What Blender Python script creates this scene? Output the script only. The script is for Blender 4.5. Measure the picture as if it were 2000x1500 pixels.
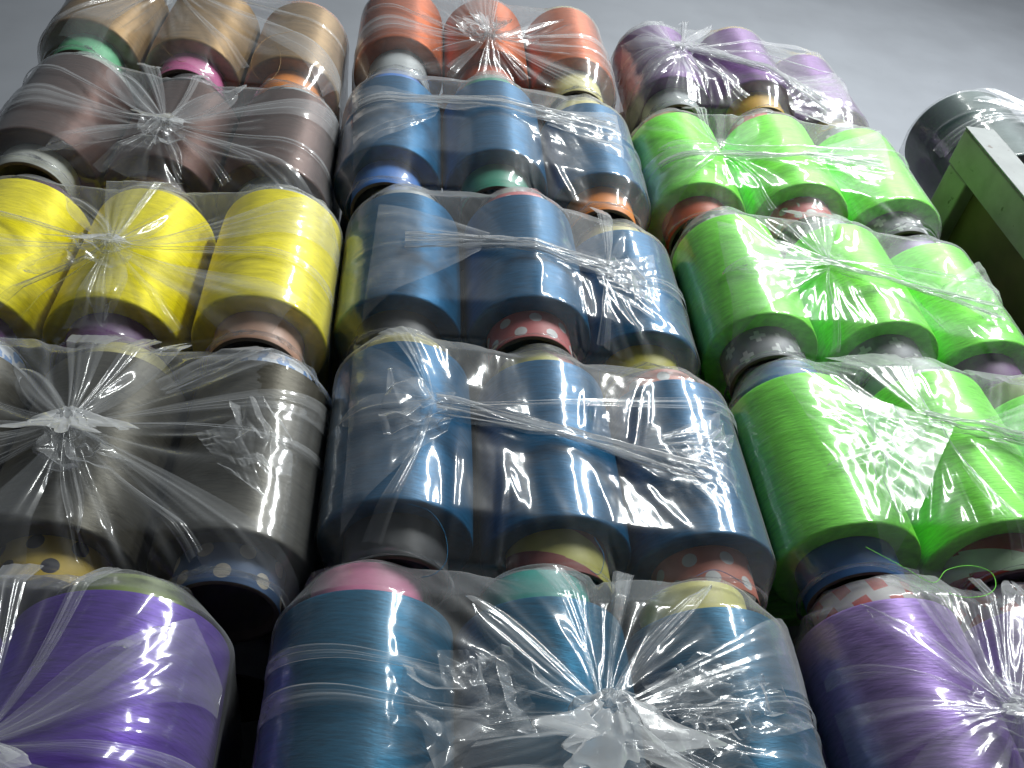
import bpy, math, random
import numpy as np
from mathutils import Vector, Matrix

for o in list(bpy.data.objects): bpy.data.objects.remove(o)
sc = bpy.context.scene
col = sc.collection
rad = math.radians

# ---------------------------------------------------------------- camera
cam_d = bpy.data.cameras.new('camera'); cam = bpy.data.objects.new('camera', cam_d); col.objects.link(cam)
YAW, PITCH, ROLL = rad(11.5867), rad(46.4878), rad(-4.4270)
CAM = Vector((-0.06045, -0.70464, -0.18155))
fw = Vector((math.sin(YAW)*math.cos(PITCH), math.cos(YAW)*math.cos(PITCH), math.sin(PITCH)))
rt = Vector((math.cos(YAW), -math.sin(YAW), 0)); up = rt.cross(fw)
r2 = math.cos(ROLL)*rt + math.sin(ROLL)*up; u2 = -math.sin(ROLL)*rt + math.cos(ROLL)*up
M = Matrix((r2, u2, -fw)).transposed().to_4x4(); M.translation = CAM
cam.matrix_world = M
cam_d.sensor_width = 36; cam_d.lens = 36*1827.68/2000; cam_d.clip_start = 0.01; cam_d.clip_end = 60
sc.camera = cam

# ---------------------------------------------------------------- world, lamps, exposure
w = bpy.data.worlds.new('World'); sc.world = w; w.use_nodes = True
w.node_tree.nodes['Background'].inputs[0].default_value = (0.75, 0.86, 1.0, 1)
w.node_tree.nodes['Background'].inputs[1].default_value = 0.085

def area(name, loc, target, sx, sy, power, color):
    d = bpy.data.lights.new(name, 'AREA'); d.shape = 'RECTANGLE'; d.size = sx; d.size_y = sy
    d.energy = power; d.color = color
    o = bpy.data.objects.new(name, d); col.objects.link(o); o.location = loc
    o.rotation_euler = (Vector(target)-Vector(loc)).to_track_quat('-Z', 'Y').to_euler()
    return o
area('tube_lamp', (1.25, -2.0, 2.40), (0.25, 0, 0.6), 0.14, 1.7, 82, (0.97, 1.0, 0.97))
area('side_lamp', (1.78, -1.62, 2.15), (1.15, 0.4, 1.85), 0.24, 0.9, 64, (0.94, 0.98, 1.0))

sc.view_settings.view_transform = 'Standard'; sc.view_settings.look = 'None'
sc.view_settings.exposure = 0.0; sc.view_settings.gamma = 1.0
sc.cycles.max_bounces = 6; sc.cycles.transparent_max_bounces = 24
sc.cycles.diffuse_bounces = 3; sc.cycles.glossy_bounces = 3; sc.cycles.transmission_bounces = 6
sc.cycles.caustics_reflective = False; sc.cycles.caustics_refractive = False
sc.cycles.use_denoising = True
sc.cycles.use_adaptive_sampling = True; sc.cycles.adaptive_threshold = 0.04; sc.cycles.adaptive_min_samples = 16
sc.cycles.sample_clamp_indirect = 6

rng = np.random.default_rng(7)
random.seed(7)

# ---------------------------------------------------------------- node helpers
class NT:
    def __init__(s, name):
        s.m = bpy.data.materials.new(name); s.m.use_nodes = True
        s.t = s.m.node_tree; s.t.nodes.clear()
        s.out = s.t.nodes.new('ShaderNodeOutputMaterial')
    def n(s, typ, **kw):
        nd = s.t.nodes.new('ShaderNode'+typ)
        for k, v in kw.items():
            if k.startswith('i_'): s.set(nd.inputs[int(k[2:])], v)
            else: setattr(nd, k, v)
        return nd
    def set(s, sock, v):
        if isinstance(v, bpy.types.NodeSocket): s.t.links.new(v, sock)
        else: sock.default_value = v
    def ma(s, op, a, b=0.0, c=0.0):
        nd = s.n('Math', operation=op); s.set(nd.inputs[0], a); s.set(nd.inputs[1], b); s.set(nd.inputs[2], c)
        return nd.outputs[0]
    def mix(s, f, a, b):
        nd = s.n('Mix', data_type='RGBA'); s.set(nd.inputs[0], f); s.set(nd.inputs[6], a); s.set(nd.inputs[7], b)
        return nd.outputs[2]
    def ramp(s, f, pts):
        nd = s.n('ValToRGB'); s.set(nd.inputs[0], f)
        e = nd.color_ramp.elements
        while len(e) < len(pts): e.new(0.5)
        for el, (p, c) in zip(e, pts): el.position = p; el.color = c
        return nd.outputs[0]
def rgb(h):
    h = h.lstrip('#'); v = [int(h[i:i+2], 16)/255 for i in (0, 2, 4)]
    return tuple((c/12.92 if c <= 0.04045 else ((c+0.055)/1.055)**2.4) for c in v) + (1,)
def col4(c, k=1.0): return (c[0]*k, c[1]*k, c[2]*k, 1)

# ---------------------------------------------------------------- materials
def yarn_mat(name, c, rough=0.50, spec=0.6, sheen=0.0, metal=0.38, lo=0.54):
    t = NT(name)
    tc = t.n('TexCoord'); sx = t.n('SeparateXYZ'); t.set(sx.inputs[0], tc.outputs['Object'])
    oi = t.n('ObjectInfo')
    ang = t.ma('ARCTAN2', sx.outputs[1], sx.outputs[0])
    def threads(sl, fine, loc):
        z = t.ma('ADD', t.ma('ADD', sx.outputs[2], loc), t.ma('MULTIPLY', ang, sl))
        cx = t.n('CombineXYZ')
        t.set(cx.inputs[0], t.ma('ADD', t.ma('MULTIPLY', t.ma('COSINE', ang), 3.0), t.ma('MULTIPLY', oi.outputs['Random'], 40.0)))
        t.set(cx.inputs[1], t.ma('MULTIPLY', t.ma('SINE', ang), 3.0)); t.set(cx.inputs[2], t.ma('MULTIPLY', z, fine))
        n = t.n('TexNoise'); t.set(n.inputs['Vector'], cx.outputs[0]); n.inputs['Scale'].default_value = 1.0
        n.inputs['Detail'].default_value = 3.0; n.inputs['Roughness'].default_value = 0.62
        return n.outputs[0]
    a = threads(0.011, 420, 0.4); b = threads(-0.009, 300, 2.1); d = threads(0.010, 60, 1.1)
    h = t.ma('ADD', t.ma('MULTIPLY', a, 0.5), t.ma('MULTIPLY', b, 0.5))
    f = t.ma('ADD', t.ma('MULTIPLY', h, 0.8), t.ma('MULTIPLY', d, 0.2))
    cr = t.ramp(f, [(0.32, col4(c, lo)), (0.50, col4(c, 0.95)), (0.66, col4(c, 1.2))])
    bmp = t.n('Bump'); bmp.inputs['Strength'].default_value = 0.85; bmp.inputs['Distance'].default_value = 0.0012
    t.set(bmp.inputs['Height'], h)
    tg = t.n('Tangent', direction_type='RADIAL', axis='Z')
    p = t.n('BsdfPrincipled')
    t.set(p.inputs['Base Color'], cr); p.inputs['Roughness'].default_value = rough
    p.inputs['Specular IOR Level'].default_value = spec; p.inputs['Metallic'].default_value = metal
    p.inputs['Anisotropic'].default_value = 0.7; p.inputs['Anisotropic Rotation'].default_value = 0.25
    m_ = max(c[:3]); p.inputs['Specular Tint'].default_value = tuple(0.35+0.65*min(1, v/m_) for v in c[:3])+(1,)
    p.inputs['Sheen Weight'].default_value = sheen; p.inputs['Sheen Roughness'].default_value = 0.4
    p.inputs['Sheen Tint'].default_value = col4(c)
    t.set(p.inputs['Tangent'], tg.outputs[0]); t.set(p.inputs['Normal'], bmp.outputs[0])
    t.set(t.out.inputs[0], p.outputs[0]); return t.m

def paper_mat(name, c, pattern=None, c2=(1, 1, 1, 1), rough=0.5):
    """printed paper sleeve of a tube; UVs are metres around / along"""
    t = NT(name)
    uv = t.n('UVMap'); s = t.n('SeparateXYZ'); t.set(s.inputs[0], uv.outputs[0])
    u, v = s.outputs[0], s.outputs[1]
    base = c
    if pattern:
        if pattern == 'dots' or pattern == 'plus' or pattern == 'squares':
            P = {'dots': 0.036, 'plus': 0.040, 'squares': 0.034}[pattern]
            row = t.ma('FLOOR', t.ma('DIVIDE', v, P*0.62))
            uo = t.ma('ADD', t.ma('DIVIDE', u, P), t.ma('MULTIPLY', t.ma('MODULO', row, 2.0), 0.5))
            fx = t.ma('MULTIPLY', t.ma('SUBTRACT', t.ma('FRACT', uo), 0.5), P)
            fy = t.ma('SUBTRACT', t.ma('SUBTRACT', v, t.ma('MULTIPLY', row, P*0.62)), P*0.31)
            if pattern == 'dots':
                dd = t.ma('SQRT', t.ma('ADD', t.ma('MULTIPLY', fx, fx), t.ma('MULTIPLY', fy, fy)))
                k = t.ma('LESS_THAN', dd, P*0.20)
            elif pattern == 'plus':
                ax, ay = t.ma('ABSOLUTE', fx), t.ma('ABSOLUTE', fy); L, W = P*0.23, P*0.075
                k1 = t.ma('MULTIPLY', t.ma('LESS_THAN', ax, L), t.ma('LESS_THAN', ay, W))
                k2 = t.ma('MULTIPLY', t.ma('LESS_THAN', ax, W), t.ma('LESS_THAN', ay, L))
                k = t.ma('MAXIMUM', k1, k2)
            else:
                q1 = t.ma('ABSOLUTE', t.ma('ADD', fx, t.ma('MULTIPLY', fy, 0.4)))
                q2 = t.ma('ABSOLUTE', t.ma('SUBTRACT', fy, t.ma('MULTIPLY', fx, 0.3)))
                k = t.ma('LESS_THAN', t.ma('MAXIMUM', q1, q2), P*0.24)
        elif pattern == 'spiral':
            k = t.ma('LESS_THAN', t.ma('FRACT', t.ma('ADD', t.ma('DIVIDE', u, 0.14925), t.ma('DIVIDE', v, 0.06))), 0.42)
        elif pattern == 'blotch':
            n = t.n('TexNoise'); t.set(n.inputs['Vector'], uv.outputs[0]); n.inputs['Scale'].default_value = 60
            k = t.ma('GREATER_THAN', n.outputs[0], 0.52)
        base = t.mix(k, c, c2)
    n = t.n('TexNoise'); tc = t.n('TexCoord'); t.set(n.inputs['Vector'], tc.outputs['Object'])
    n.inputs['Scale'].default_value = 45; n.inputs['Detail'].default_value = 5
    wear = t.ramp(n.outputs[0], [(0.3, (0.80, 0.78, 0.76, 1)), (0.6, (1, 1, 1, 1))])
    mm = t.n('Mix', data_type='RGBA', blend_type='MULTIPLY'); mm.inputs[0].default_value = 0.8
    t.set(mm.inputs[6], base); t.set(mm.inputs[7], wear)
    bmp = t.n('Bump'); bmp.inputs['Strength'].default_value = 0.25; bmp.inputs['Distance'].default_value = 0.001
    t.set(bmp.inputs['Height'], n.outputs[0])
    p = t.n('BsdfPrincipled'); t.set(p.inputs['Base Color'], mm.outputs[2]); p.inputs['Roughness'].default_value = rough
    t.set(p.inputs['Normal'], bmp.outputs[0]); t.set(t.out.inputs[0], p.outputs[0]); return t.m

def film_mat(name, haze=0.05, tint=(1, 1, 1, 1), rough=0.07):
    """thin polythene: clear, a milky scatter that grows with the path through the sheet, glossy reflection"""
    t = NT(name)
    tc = t.n('TexCoord')
    n1 = t.n('TexNoise'); t.set(n1.inputs['Vector'], tc.outputs['Object']); n1.inputs['Scale'].default_value = 38
    n1.inputs['Detail'].default_value = 1.5
    bmp = t.n('Bump'); bmp.inputs['Strength'].default_value = 0.35; bmp.inputs['Distance'].default_value = 0.003
    t.set(bmp.inputs['Height'], n1.outputs[0])
    geo = t.n('NewGeometry')
    dp = t.n('VectorMath', operation='DOT_PRODUCT'); t.set(dp.inputs[0], geo.outputs['Normal']); t.set(dp.inputs[1], geo.outputs['Incoming'])
    cs = t.ma('MAXIMUM', t.ma('ABSOLUTE', dp.outputs['Value']), 0.06)
    hz = haze
    h = t.ma('SUBTRACT', 1.0, t.ma('POWER', t.ma('SUBTRACT', 1.0, hz), t.ma('DIVIDE', 1.0, cs)))
    tr = t.n('BsdfTransparent'); tr.inputs[0].default_value = (0.975, 0.978, 0.98, 1)
    df = t.n('BsdfDiffuse'); df.inputs[0].default_value = tint
    tl = t.n('BsdfTranslucent'); tl.inputs[0].default_value = tint
    sc_ = t.n('MixShader'); sc_.inputs[0].default_value = 0.4; t.set(sc_.inputs[1], df.outputs[0]); t.set(sc_.inputs[2], tl.outputs[0])
    b = t.n('MixShader'); t.set(b.inputs[0], h); t.set(b.inputs[1], tr.outputs[0]); t.set(b.inputs[2], sc_.outputs[0])
    gl = t.n('BsdfGlossy'); gl.inputs['Roughness'].default_value = rough; t.set(gl.inputs['Normal'], bmp.outputs[0])
    db = t.n('VectorMath', operation='DOT_PRODUCT'); t.set(db.inputs[0], bmp.outputs[0]); t.set(db.inputs[1], geo.outputs['Incoming'])
    cb = t.ma('MINIMUM', t.ma('ABSOLUTE', db.outputs['Value']), 1.0)
    ff = t.ma('MINIMUM', t.ma('MULTIPLY_ADD', t.ma('POWER', t.ma('SUBTRACT', 1.0, cb), 5.0), 0.92, 0.068), 0.75)
    g2 = t.n('BsdfGlossy'); g2.inputs['Roughness'].default_value = 0.42; t.set(g2.inputs['Normal'], bmp.outputs[0])
    gm = t.n('MixShader'); gm.inputs[0].default_value = 0.27; t.set(gm.inputs[1], gl.outputs[0]); t.set(gm.inputs[2], g2.outputs[0])
    f = t.n('MixShader'); t.set(f.inputs[0], ff); t.set(f.inputs[1], b.outputs[0]); t.set(f.inputs[2], gm.outputs[0])
    t.set(t.out.inputs[0], f.outputs[0]); return t.m

def plain_mat(name, c, rough=0.6, var=0.25, scale=9, bump=0.1, spots=None):
    t = NT(name); tc = t.n('TexCoord')
    n = t.n('TexNoise'); t.set(n.inputs['Vector'], tc.outputs['Object']); n.inputs['Scale'].default_value = scale; n.inputs['Detail'].default_value = 7
    c_ = t.ramp(n.outputs[0], [(0.3, col4(c, 1-var)), (0.7, col4(c, 1+var*0.5))])
    if spots:
        n3 = t.n('TexNoise'); t.set(n3.inputs['Vector'], tc.outputs['Object']); n3.inputs['Scale'].default_value = spots[1]; n3.inputs['Detail'].default_value = 6
        k = t.ramp(n3.outputs[0], [(spots[2], (0, 0, 0, 1)), (spots[2]+0.03, (1, 1, 1, 1))])
        c_ = t.mix(k, c_, spots[0])
    bmp = t.n('Bump'); bmp.inputs['Strength'].default_value = bump; bmp.inputs['Distance'].default_value = 0.004; t.set(bmp.inputs['Height'], n.outputs[0])
    p = t.n('BsdfPrincipled'); t.set(p.inputs['Base Color'], c_); p.inputs['Roughness'].default_value = rough
    t.set(p.inputs['Normal'], bmp.outputs[0]); t.set(t.out.inputs[0], p.outputs[0]); return t.m

YARN = {
 'tan':    yarn_mat('tan_yarn', (0.31, 0.20, 0.092)),
 'brown':  yarn_mat('brown_yarn', (0.085, 0.047, 0.039)),
 'yellow': yarn_mat('yellow_yarn', (0.92, 0.80, 0.008), metal=0.12, lo=0.68),
 'grey':   yarn_mat('grey_olive_yarn', (0.075, 0.070, 0.056)),
 'violet': yarn_mat('violet_yarn', (0.105, 0.045, 0.34)),
 'orange': yarn_mat('orange_yarn', (0.46, 0.11, 0.033)),
 'blue':   yarn_mat('blue_yarn', (0.010, 0.105, 0.225)),
 'teal':   yarn_mat('blue_teal_yarn', (0.008, 0.11, 0.205)),
 'purple': yarn_mat('purple_yarn', (0.165, 0.075, 0.225), metal=0.25),
 'green':  yarn_mat('green_yarn', (0.26, 0.95, 0.085), metal=0.10, lo=0.62),
 'lilac':  yarn_mat('lilac_yarn', (0.33, 0.21, 0.54)),
 'slate':  yarn_mat('slate_yarn', (0.010, 0.028, 0.026), 0.55, 0.2, metal=0.0),
}
_paper = {}
def paper(key):
    if key in _paper: return _paper[key]
    D = {
     'mint': ((0.16, 0.52, 0.27, 1),), 'pink': ((0.62, 0.16, 0.36, 1),), 'orange': ((0.82, 0.28, 0.06, 1),),
     'white': ((0.62, 0.64, 0.58, 1),), 'brown': ((0.10, 0.05, 0.04, 1),), 'lightgrey': ((0.42, 0.45, 0.46, 1),),
     'purple': ((0.20, 0.09, 0.24, 1),), 'peach': ((0.70, 0.42, 0.30, 1),), 'bluepattern': ((0.20, 0.34, 0.62, 1), 'blotch', (0.7, 0.74, 0.8, 1)),
     'yellowdots': ((0.62, 0.45, 0.08, 1), 'dots', (0.05, 0.05, 0.06, 1)), 'bluedots': ((0.12, 0.20, 0.36, 1), 'dots', (0.72, 0.66, 0.55, 1)),
     'olive': ((0.17, 0.24, 0.03, 1),), 'blue': ((0.07, 0.22, 0.62, 1),), 'green': ((0.06, 0.30, 0.20, 1),),
     'cream': ((0.60, 0.55, 0.24, 1),), 'darkgrey': ((0.055, 0.058, 0.062, 1),), 'pinkdots': ((0.66, 0.20, 0.20, 1), 'dots', (0.78, 0.78, 0.78, 1)),
     'oliveyellow': ((0.56, 0.52, 0.07, 1),), 'stripes': ((0.52, 0.50, 0.13, 1), 'spiral', (0.30, 0.09, 0.08, 1)),
     'coraldots': ((0.66, 0.26, 0.20, 1), 'dots', (0.72, 0.74, 0.74, 1)), 'rose': ((0.68, 0.20, 0.36, 1),), 'teal': ((0.03, 0.34, 0.29, 1),),
     'yellow': ((0.60, 0.56, 0.14, 1),), 'mustard': ((0.55, 0.32, 0.04, 1),), 'creamdots': ((0.55, 0.42, 0.12, 1), 'dots', (0.6, 0.6, 0.56, 1)),
     'redorange': ((0.52, 0.10, 0.035, 1),), 'plus': ((0.27, 0.28, 0.30, 1), 'plus', (0.74, 0.76, 0.76, 1)),
     'midblue': ((0.06, 0.17, 0.42, 1),), 'redgreen': ((0.34, 0.035, 0.02, 1), 'spiral', (0.45, 0.62, 0.42, 1)),
     'redsquares': ((0.66, 0.64, 0.62, 1), 'squares', (0.60, 0.10, 0.08, 1)), 'lav': ((0.26, 0.17, 0.38, 1),),
    }[key]
    _paper[key] = paper_mat(key+'_paper', *D); return _paper[key]
CARD = plain_mat('cardboard', (0.13, 0.10, 0.075), 0.8, 0.35, 60, 0.2)
FILM = film_mat('clear_film', 0.045, (0.93, 0.97, 1, 1), 0.10)
FILM_D = film_mat('gathered_film', 0.17, (0.93, 0.95, 0.97, 1), 0.13)
FILM_F = film_mat('folded_film', 0.085, (0.94, 0.97, 1, 1), 0.12)
WALLM = plain_mat('grey_plaster', (0.215, 0.228, 0.252), 0.75, 0.10, 5, 0.12, spots=((0.145, 0.155, 0.175, 1), 60, 0.70))
WOOD_G = plain_mat('grey_green_paint', (0.26, 0.205, 0.215), 0.55, 0.3, 22, 0.2, spots=((0.05, 0.035, 0.02, 1), 40, 0.66))
WOOD_L = plain_mat('pale_grey_paint', (0.19, 0.21, 0.205), 0.5, 0.2, 25, 0.2, spots=((0.06, 0.04, 0.025, 1), 55, 0.64))
WOOD_B = plain_mat('brown_board', (0.12, 0.065, 0.035), 0.7, 0.4, 14, 0.2)
CONC = plain_mat('concrete', (0.07, 0.07, 0.07), 0.85, 0.3, 7, 0.3)

# ---------------------------------------------------------------- mesh helpers
def mesh_obj(name, V, F, mat, parent=None, uvs=None, smooth=True):
    me = bpy.data.meshes.new(name); me.from_pydata([tuple(v) for v in V], [], F); me.update()
    if smooth: me.polygons.foreach_set('use_smooth', [True]*len(me.polygons))
    if uvs is not None:
        ul = me.uv_layers.new(name='UVMap'); ul.data.foreach_set('uv', np.asarray(uvs, np.float32).ravel())
    me.materials.append(mat)
    o = bpy.data.objects.new(name, me); col.objects.link(o)
    if parent: o.parent = parent
    return o
def grid_obj(name, P, mat, parent=None, hole=None):
    nv, nu, _ = P.shape
    idx = np.arange(nv*nu).reshape(nv, nu)
    q = np.stack([idx[:-1, :-1], idx[:-1, 1:], idx[1:, 1:], idx[1:, :-1]], -1).reshape(-1, 4)
    if hole is not None:
        hm = hole.ravel(); q = q[~hm[q].any(1)]
    me = bpy.data.meshes.new(name)
    me.vertices.add(nv*nu); me.vertices.foreach_set('co', P.astype(np.float32).ravel())
    me.loops.add(q.size); me.loops.foreach_set('vertex_index', q.ravel().astype(np.int32))
    me.polygons.add(len(q)); me.polygons.foreach_set('loop_start', np.arange(0, q.size, 4, dtype=np.int32))
    me.polygons.foreach_set('use_smooth', np.ones(len(q), bool))
    me.update(calc_edges=True); me.materials.append(mat)
    o = bpy.data.objects.new(name, me); col.objects.link(o)
    if parent: o.parent = parent
    return o
def box(name, lo, hi, mat, parent=None, bev=0.002):
    x0, y0, z0 = lo; x1, y1, z1 = hi
    V = [(x, y, z) for z in (z0, z1) for y in (y0, y1) for x in (x0, x1)]
    F = [(0, 2, 3, 1), (4, 5, 7, 6), (0, 1, 5, 4), (2, 6, 7, 3), (0, 4, 6, 2), (1, 3, 7, 5)]
    o = mesh_obj(name, V, F, mat, parent, smooth=False)
    if bev:
        b = o.modifiers.new('bevel', 'BEVEL'); b.width = bev; b.segments = 2
    return o
def empty(name, loc, label=None, cat=None, group=None):
    o = bpy.data.objects.new(name, None); col.objects.link(o); o.location = loc
    if label: o['label'] = label
    if cat: o['category'] = cat
    if group: o['group'] = group
    return o
def lathe(prof, seg=72, wob=0.0, seed=0, uvscale=None):
    V, F, UV = [], [], []
    rs = np.random.default_rng(seed)
    for (r, z) in prof:
        for i in range(seg):
            a = 2*math.pi*i/seg
            rr = r + wob*math.sin(3*a+seed)*0.5 + wob*math.sin(2*a+z*17+seed*2)*0.5
            V.append((rr*math.cos(a), rr*math.sin(a), z))
    n = len(prof)
    for k in range(n-1):
        for i in range(seg):
            j = (i+1) % seg
            F.append((k*seg+i, k*seg+j, (k+1)*seg+j, (k+1)*seg+i))
            if uvscale:
                r = uvscale; a0, a1 = 2*math.pi*i/seg*r, 2*math.pi*(i+1)/seg*r
                UV += [(a0, prof[k][1]), (a1, prof[k][1]), (a1, prof[k+1][1]), (a0, prof[k+1][1])]
    return V, F, (UV if uvscale else None)

# ---------------------------------------------------------------- spool
R, H, TR = 0.070, 0.209, 0.047
def yarn_mesh(R_, H_, seed, tr):
    e = 0.0035; pts = [(tr+0.0005, 0.004)]
    for k in range(1, 5): pts.append((tr+(R_-e-tr)*k/4, 0.004*(1-k/4)))
    for k in range(1, 4): a = math.pi/2*k/4; pts.append((R_-e+e*math.sin(a), e-e*math.cos(a)))
    for k in range(0, 15): pts.append((R_+0.0012*math.sin(math.pi*k/14), e+(H_-2*e)*k/14))
    for k in range(1, 4): a = math.pi/2*k/4; pts.append((R_-e+e*math.cos(a), H_-e+e*math.sin(a)))
    for k in range(0, 5): pts.append((R_-e+(tr+0.0005-R_+e)*k/4, H_-0.004*k/4))
    return lathe(pts, 80, 0.0008, seed)
_ym = {}
def spool(label, cat_group, x, y, zy, ohb, oht, yarn, bot, top, seed, Rr=R, Hh=H, tr=TR, seg=56):
    s = empty('yarn_spool', (x, y, zy-ohb), label, 'yarn spool', cat_group)
    V, F, _ = yarn_mesh(Rr, Hh, seed, tr)
    yo = mesh_obj('yarn', V, F, YARN[yarn], s); yo.location = (0, 0, ohb); yo.rotation_euler[2] = -math.pi/2+0.3*math.sin(seed)
    L = ohb+Hh+oht
    V, F, _ = lathe([(tr-0.0045, 0.0004), (tr-0.0012, 0), (tr-0.0006, 0.0006), (tr-0.0006, L-0.0006), (tr-0.0012, L), (tr-0.0045, L-0.0004), (tr-0.0052, L-0.002), (tr-0.0052, 0.002), (tr-0.0045, 0.0004)], seg, 0, seed)
    tb = mesh_obj('tube', V, F, CARD, s)
    for z0, z1, k in ((0.0008, ohb+0.012, bot), (ohb+Hh-0.012, L-0.0008, top)):
        V, F, UV = lathe([(tr-0.0003, z0), (tr, z0+0.0006), (tr, z1)], seg, 0, seed, uvscale=tr)
        UV = [(a+seed*0.011, b) for a, b in UV]
        pw = mesh_obj('paper_sleeve', V, F, paper(k), tb, uvs=UV); pw.rotation_euler[2] = seed*2.3
    return s

# ---------------------------------------------------------------- plastic film: a sheet relaxed over the spools
def vnoise(X, Y, seed, f):
    r = np.random.default_rng(seed); T = r.random((64, 64))*2-1
    x, y = X*f, Y*f; xi, yi = np.floor(x).astype(int), np.floor(y).astype(int); fx, fy = x-xi, y-yi
    fx, fy = fx*fx*(3-2*fx), fy*fy*(3-2*fy)
    g = lambda a, b: T[a % 64, b % 64]
    return (g(xi, yi)*(1-fx)+g(xi+1, yi)*fx)*(1-fy)+(g(xi, yi+1)*(1-fx)+g(xi+1, yi+1)*fx)*fy
def upsample(P):
    def up1(Q):
        n = Q.shape[0]; E = np.concatenate([2*Q[:1]-Q[1:2], Q, 2*Q[-1:]-Q[-2:-1]])
        mid = (-E[:-3]+9*E[1:-2]+9*E[2:-1]-E[3:])/16
        out = np.empty((2*n-1,)+Q.shape[1:]); out[0::2] = Q; out[1::2] = mid; return out
    return up1(up1(P).swapaxes(0, 1)).swapaxes(0, 1)

class Sheet:
    """position based relaxation of a grid with anisotropic spare length"""
    def __init__(s, P, excess, pin, FL):
        s.P = P.copy(); s.W = np.where(pin, 0.0, 1.0); s.c = []
        nv, nu, _ = P.shape
        for di, dj, k in ((0, 1, 1.0), (1, 0, 1.0), (1, 1, 0.6), (1, -1, 0.6), (0, 2, 0.25), (2, 0, 0.25)):
            for par in range(2 if max(di, abs(dj)) == 1 else 4):
                st = 2 if max(di, abs(dj)) == 1 else 4
                if di == 0:
                    a = (slice(None), slice(par, nu-dj, st)); b = (slice(None), slice(par+dj, nu, st))
                else:
                    ja = slice(0, nu-dj) if dj >= 0 else slice(-dj, nu); jb = slice(dj, nu) if dj >= 0 else slice(0, nu+dj)
                    a = (slice(par, nv-di, st), ja); b = (slice(par+di, nv, st), jb)
                A, B = P[a], P[b]
                m = min(A.shape[0], B.shape[0]), min(A.shape[1], B.shape[1])
                A, B = A[:m[0], :m[1]], B[:m[0], :m[1]]
                FA, FB = FL[a][:m[0], :m[1]], FL[b][:m[0], :m[1]]
                L = excess((A+B)*0.5, B-A, (FA+FB)*0.5, FB-FA)
                if k < 0.3: L = np.sqrt(((B-A)**2).sum(-1))*0.96
                wa, wb = s.W[a][:m[0], :m[1]], s.W[b][:m[0], :m[1]]
                s.c.append((a, b, m, L, wa, wb, k))
    def step(s):
        P = s.P
        for a, b, m, L, wa, wb, k in s.c:
            A = P[a][:m[0], :m[1]]; B = P[b][:m[0], :m[1]]
            d = B-A; l = np.sqrt((d*d).sum(-1))+1e-9
            e = (l-L)
            if k < 0.3: e = np.minimum(e, 0)
            else: e = np.where(e < 0, e*0.7, e)
            ws = wa+wb; ws = np.where(ws > 0, ws, 1)
            c = (k*e/(l*ws))[..., None]*d
            A += c*wa[..., None]; B -= c*wb[..., None]

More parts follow.
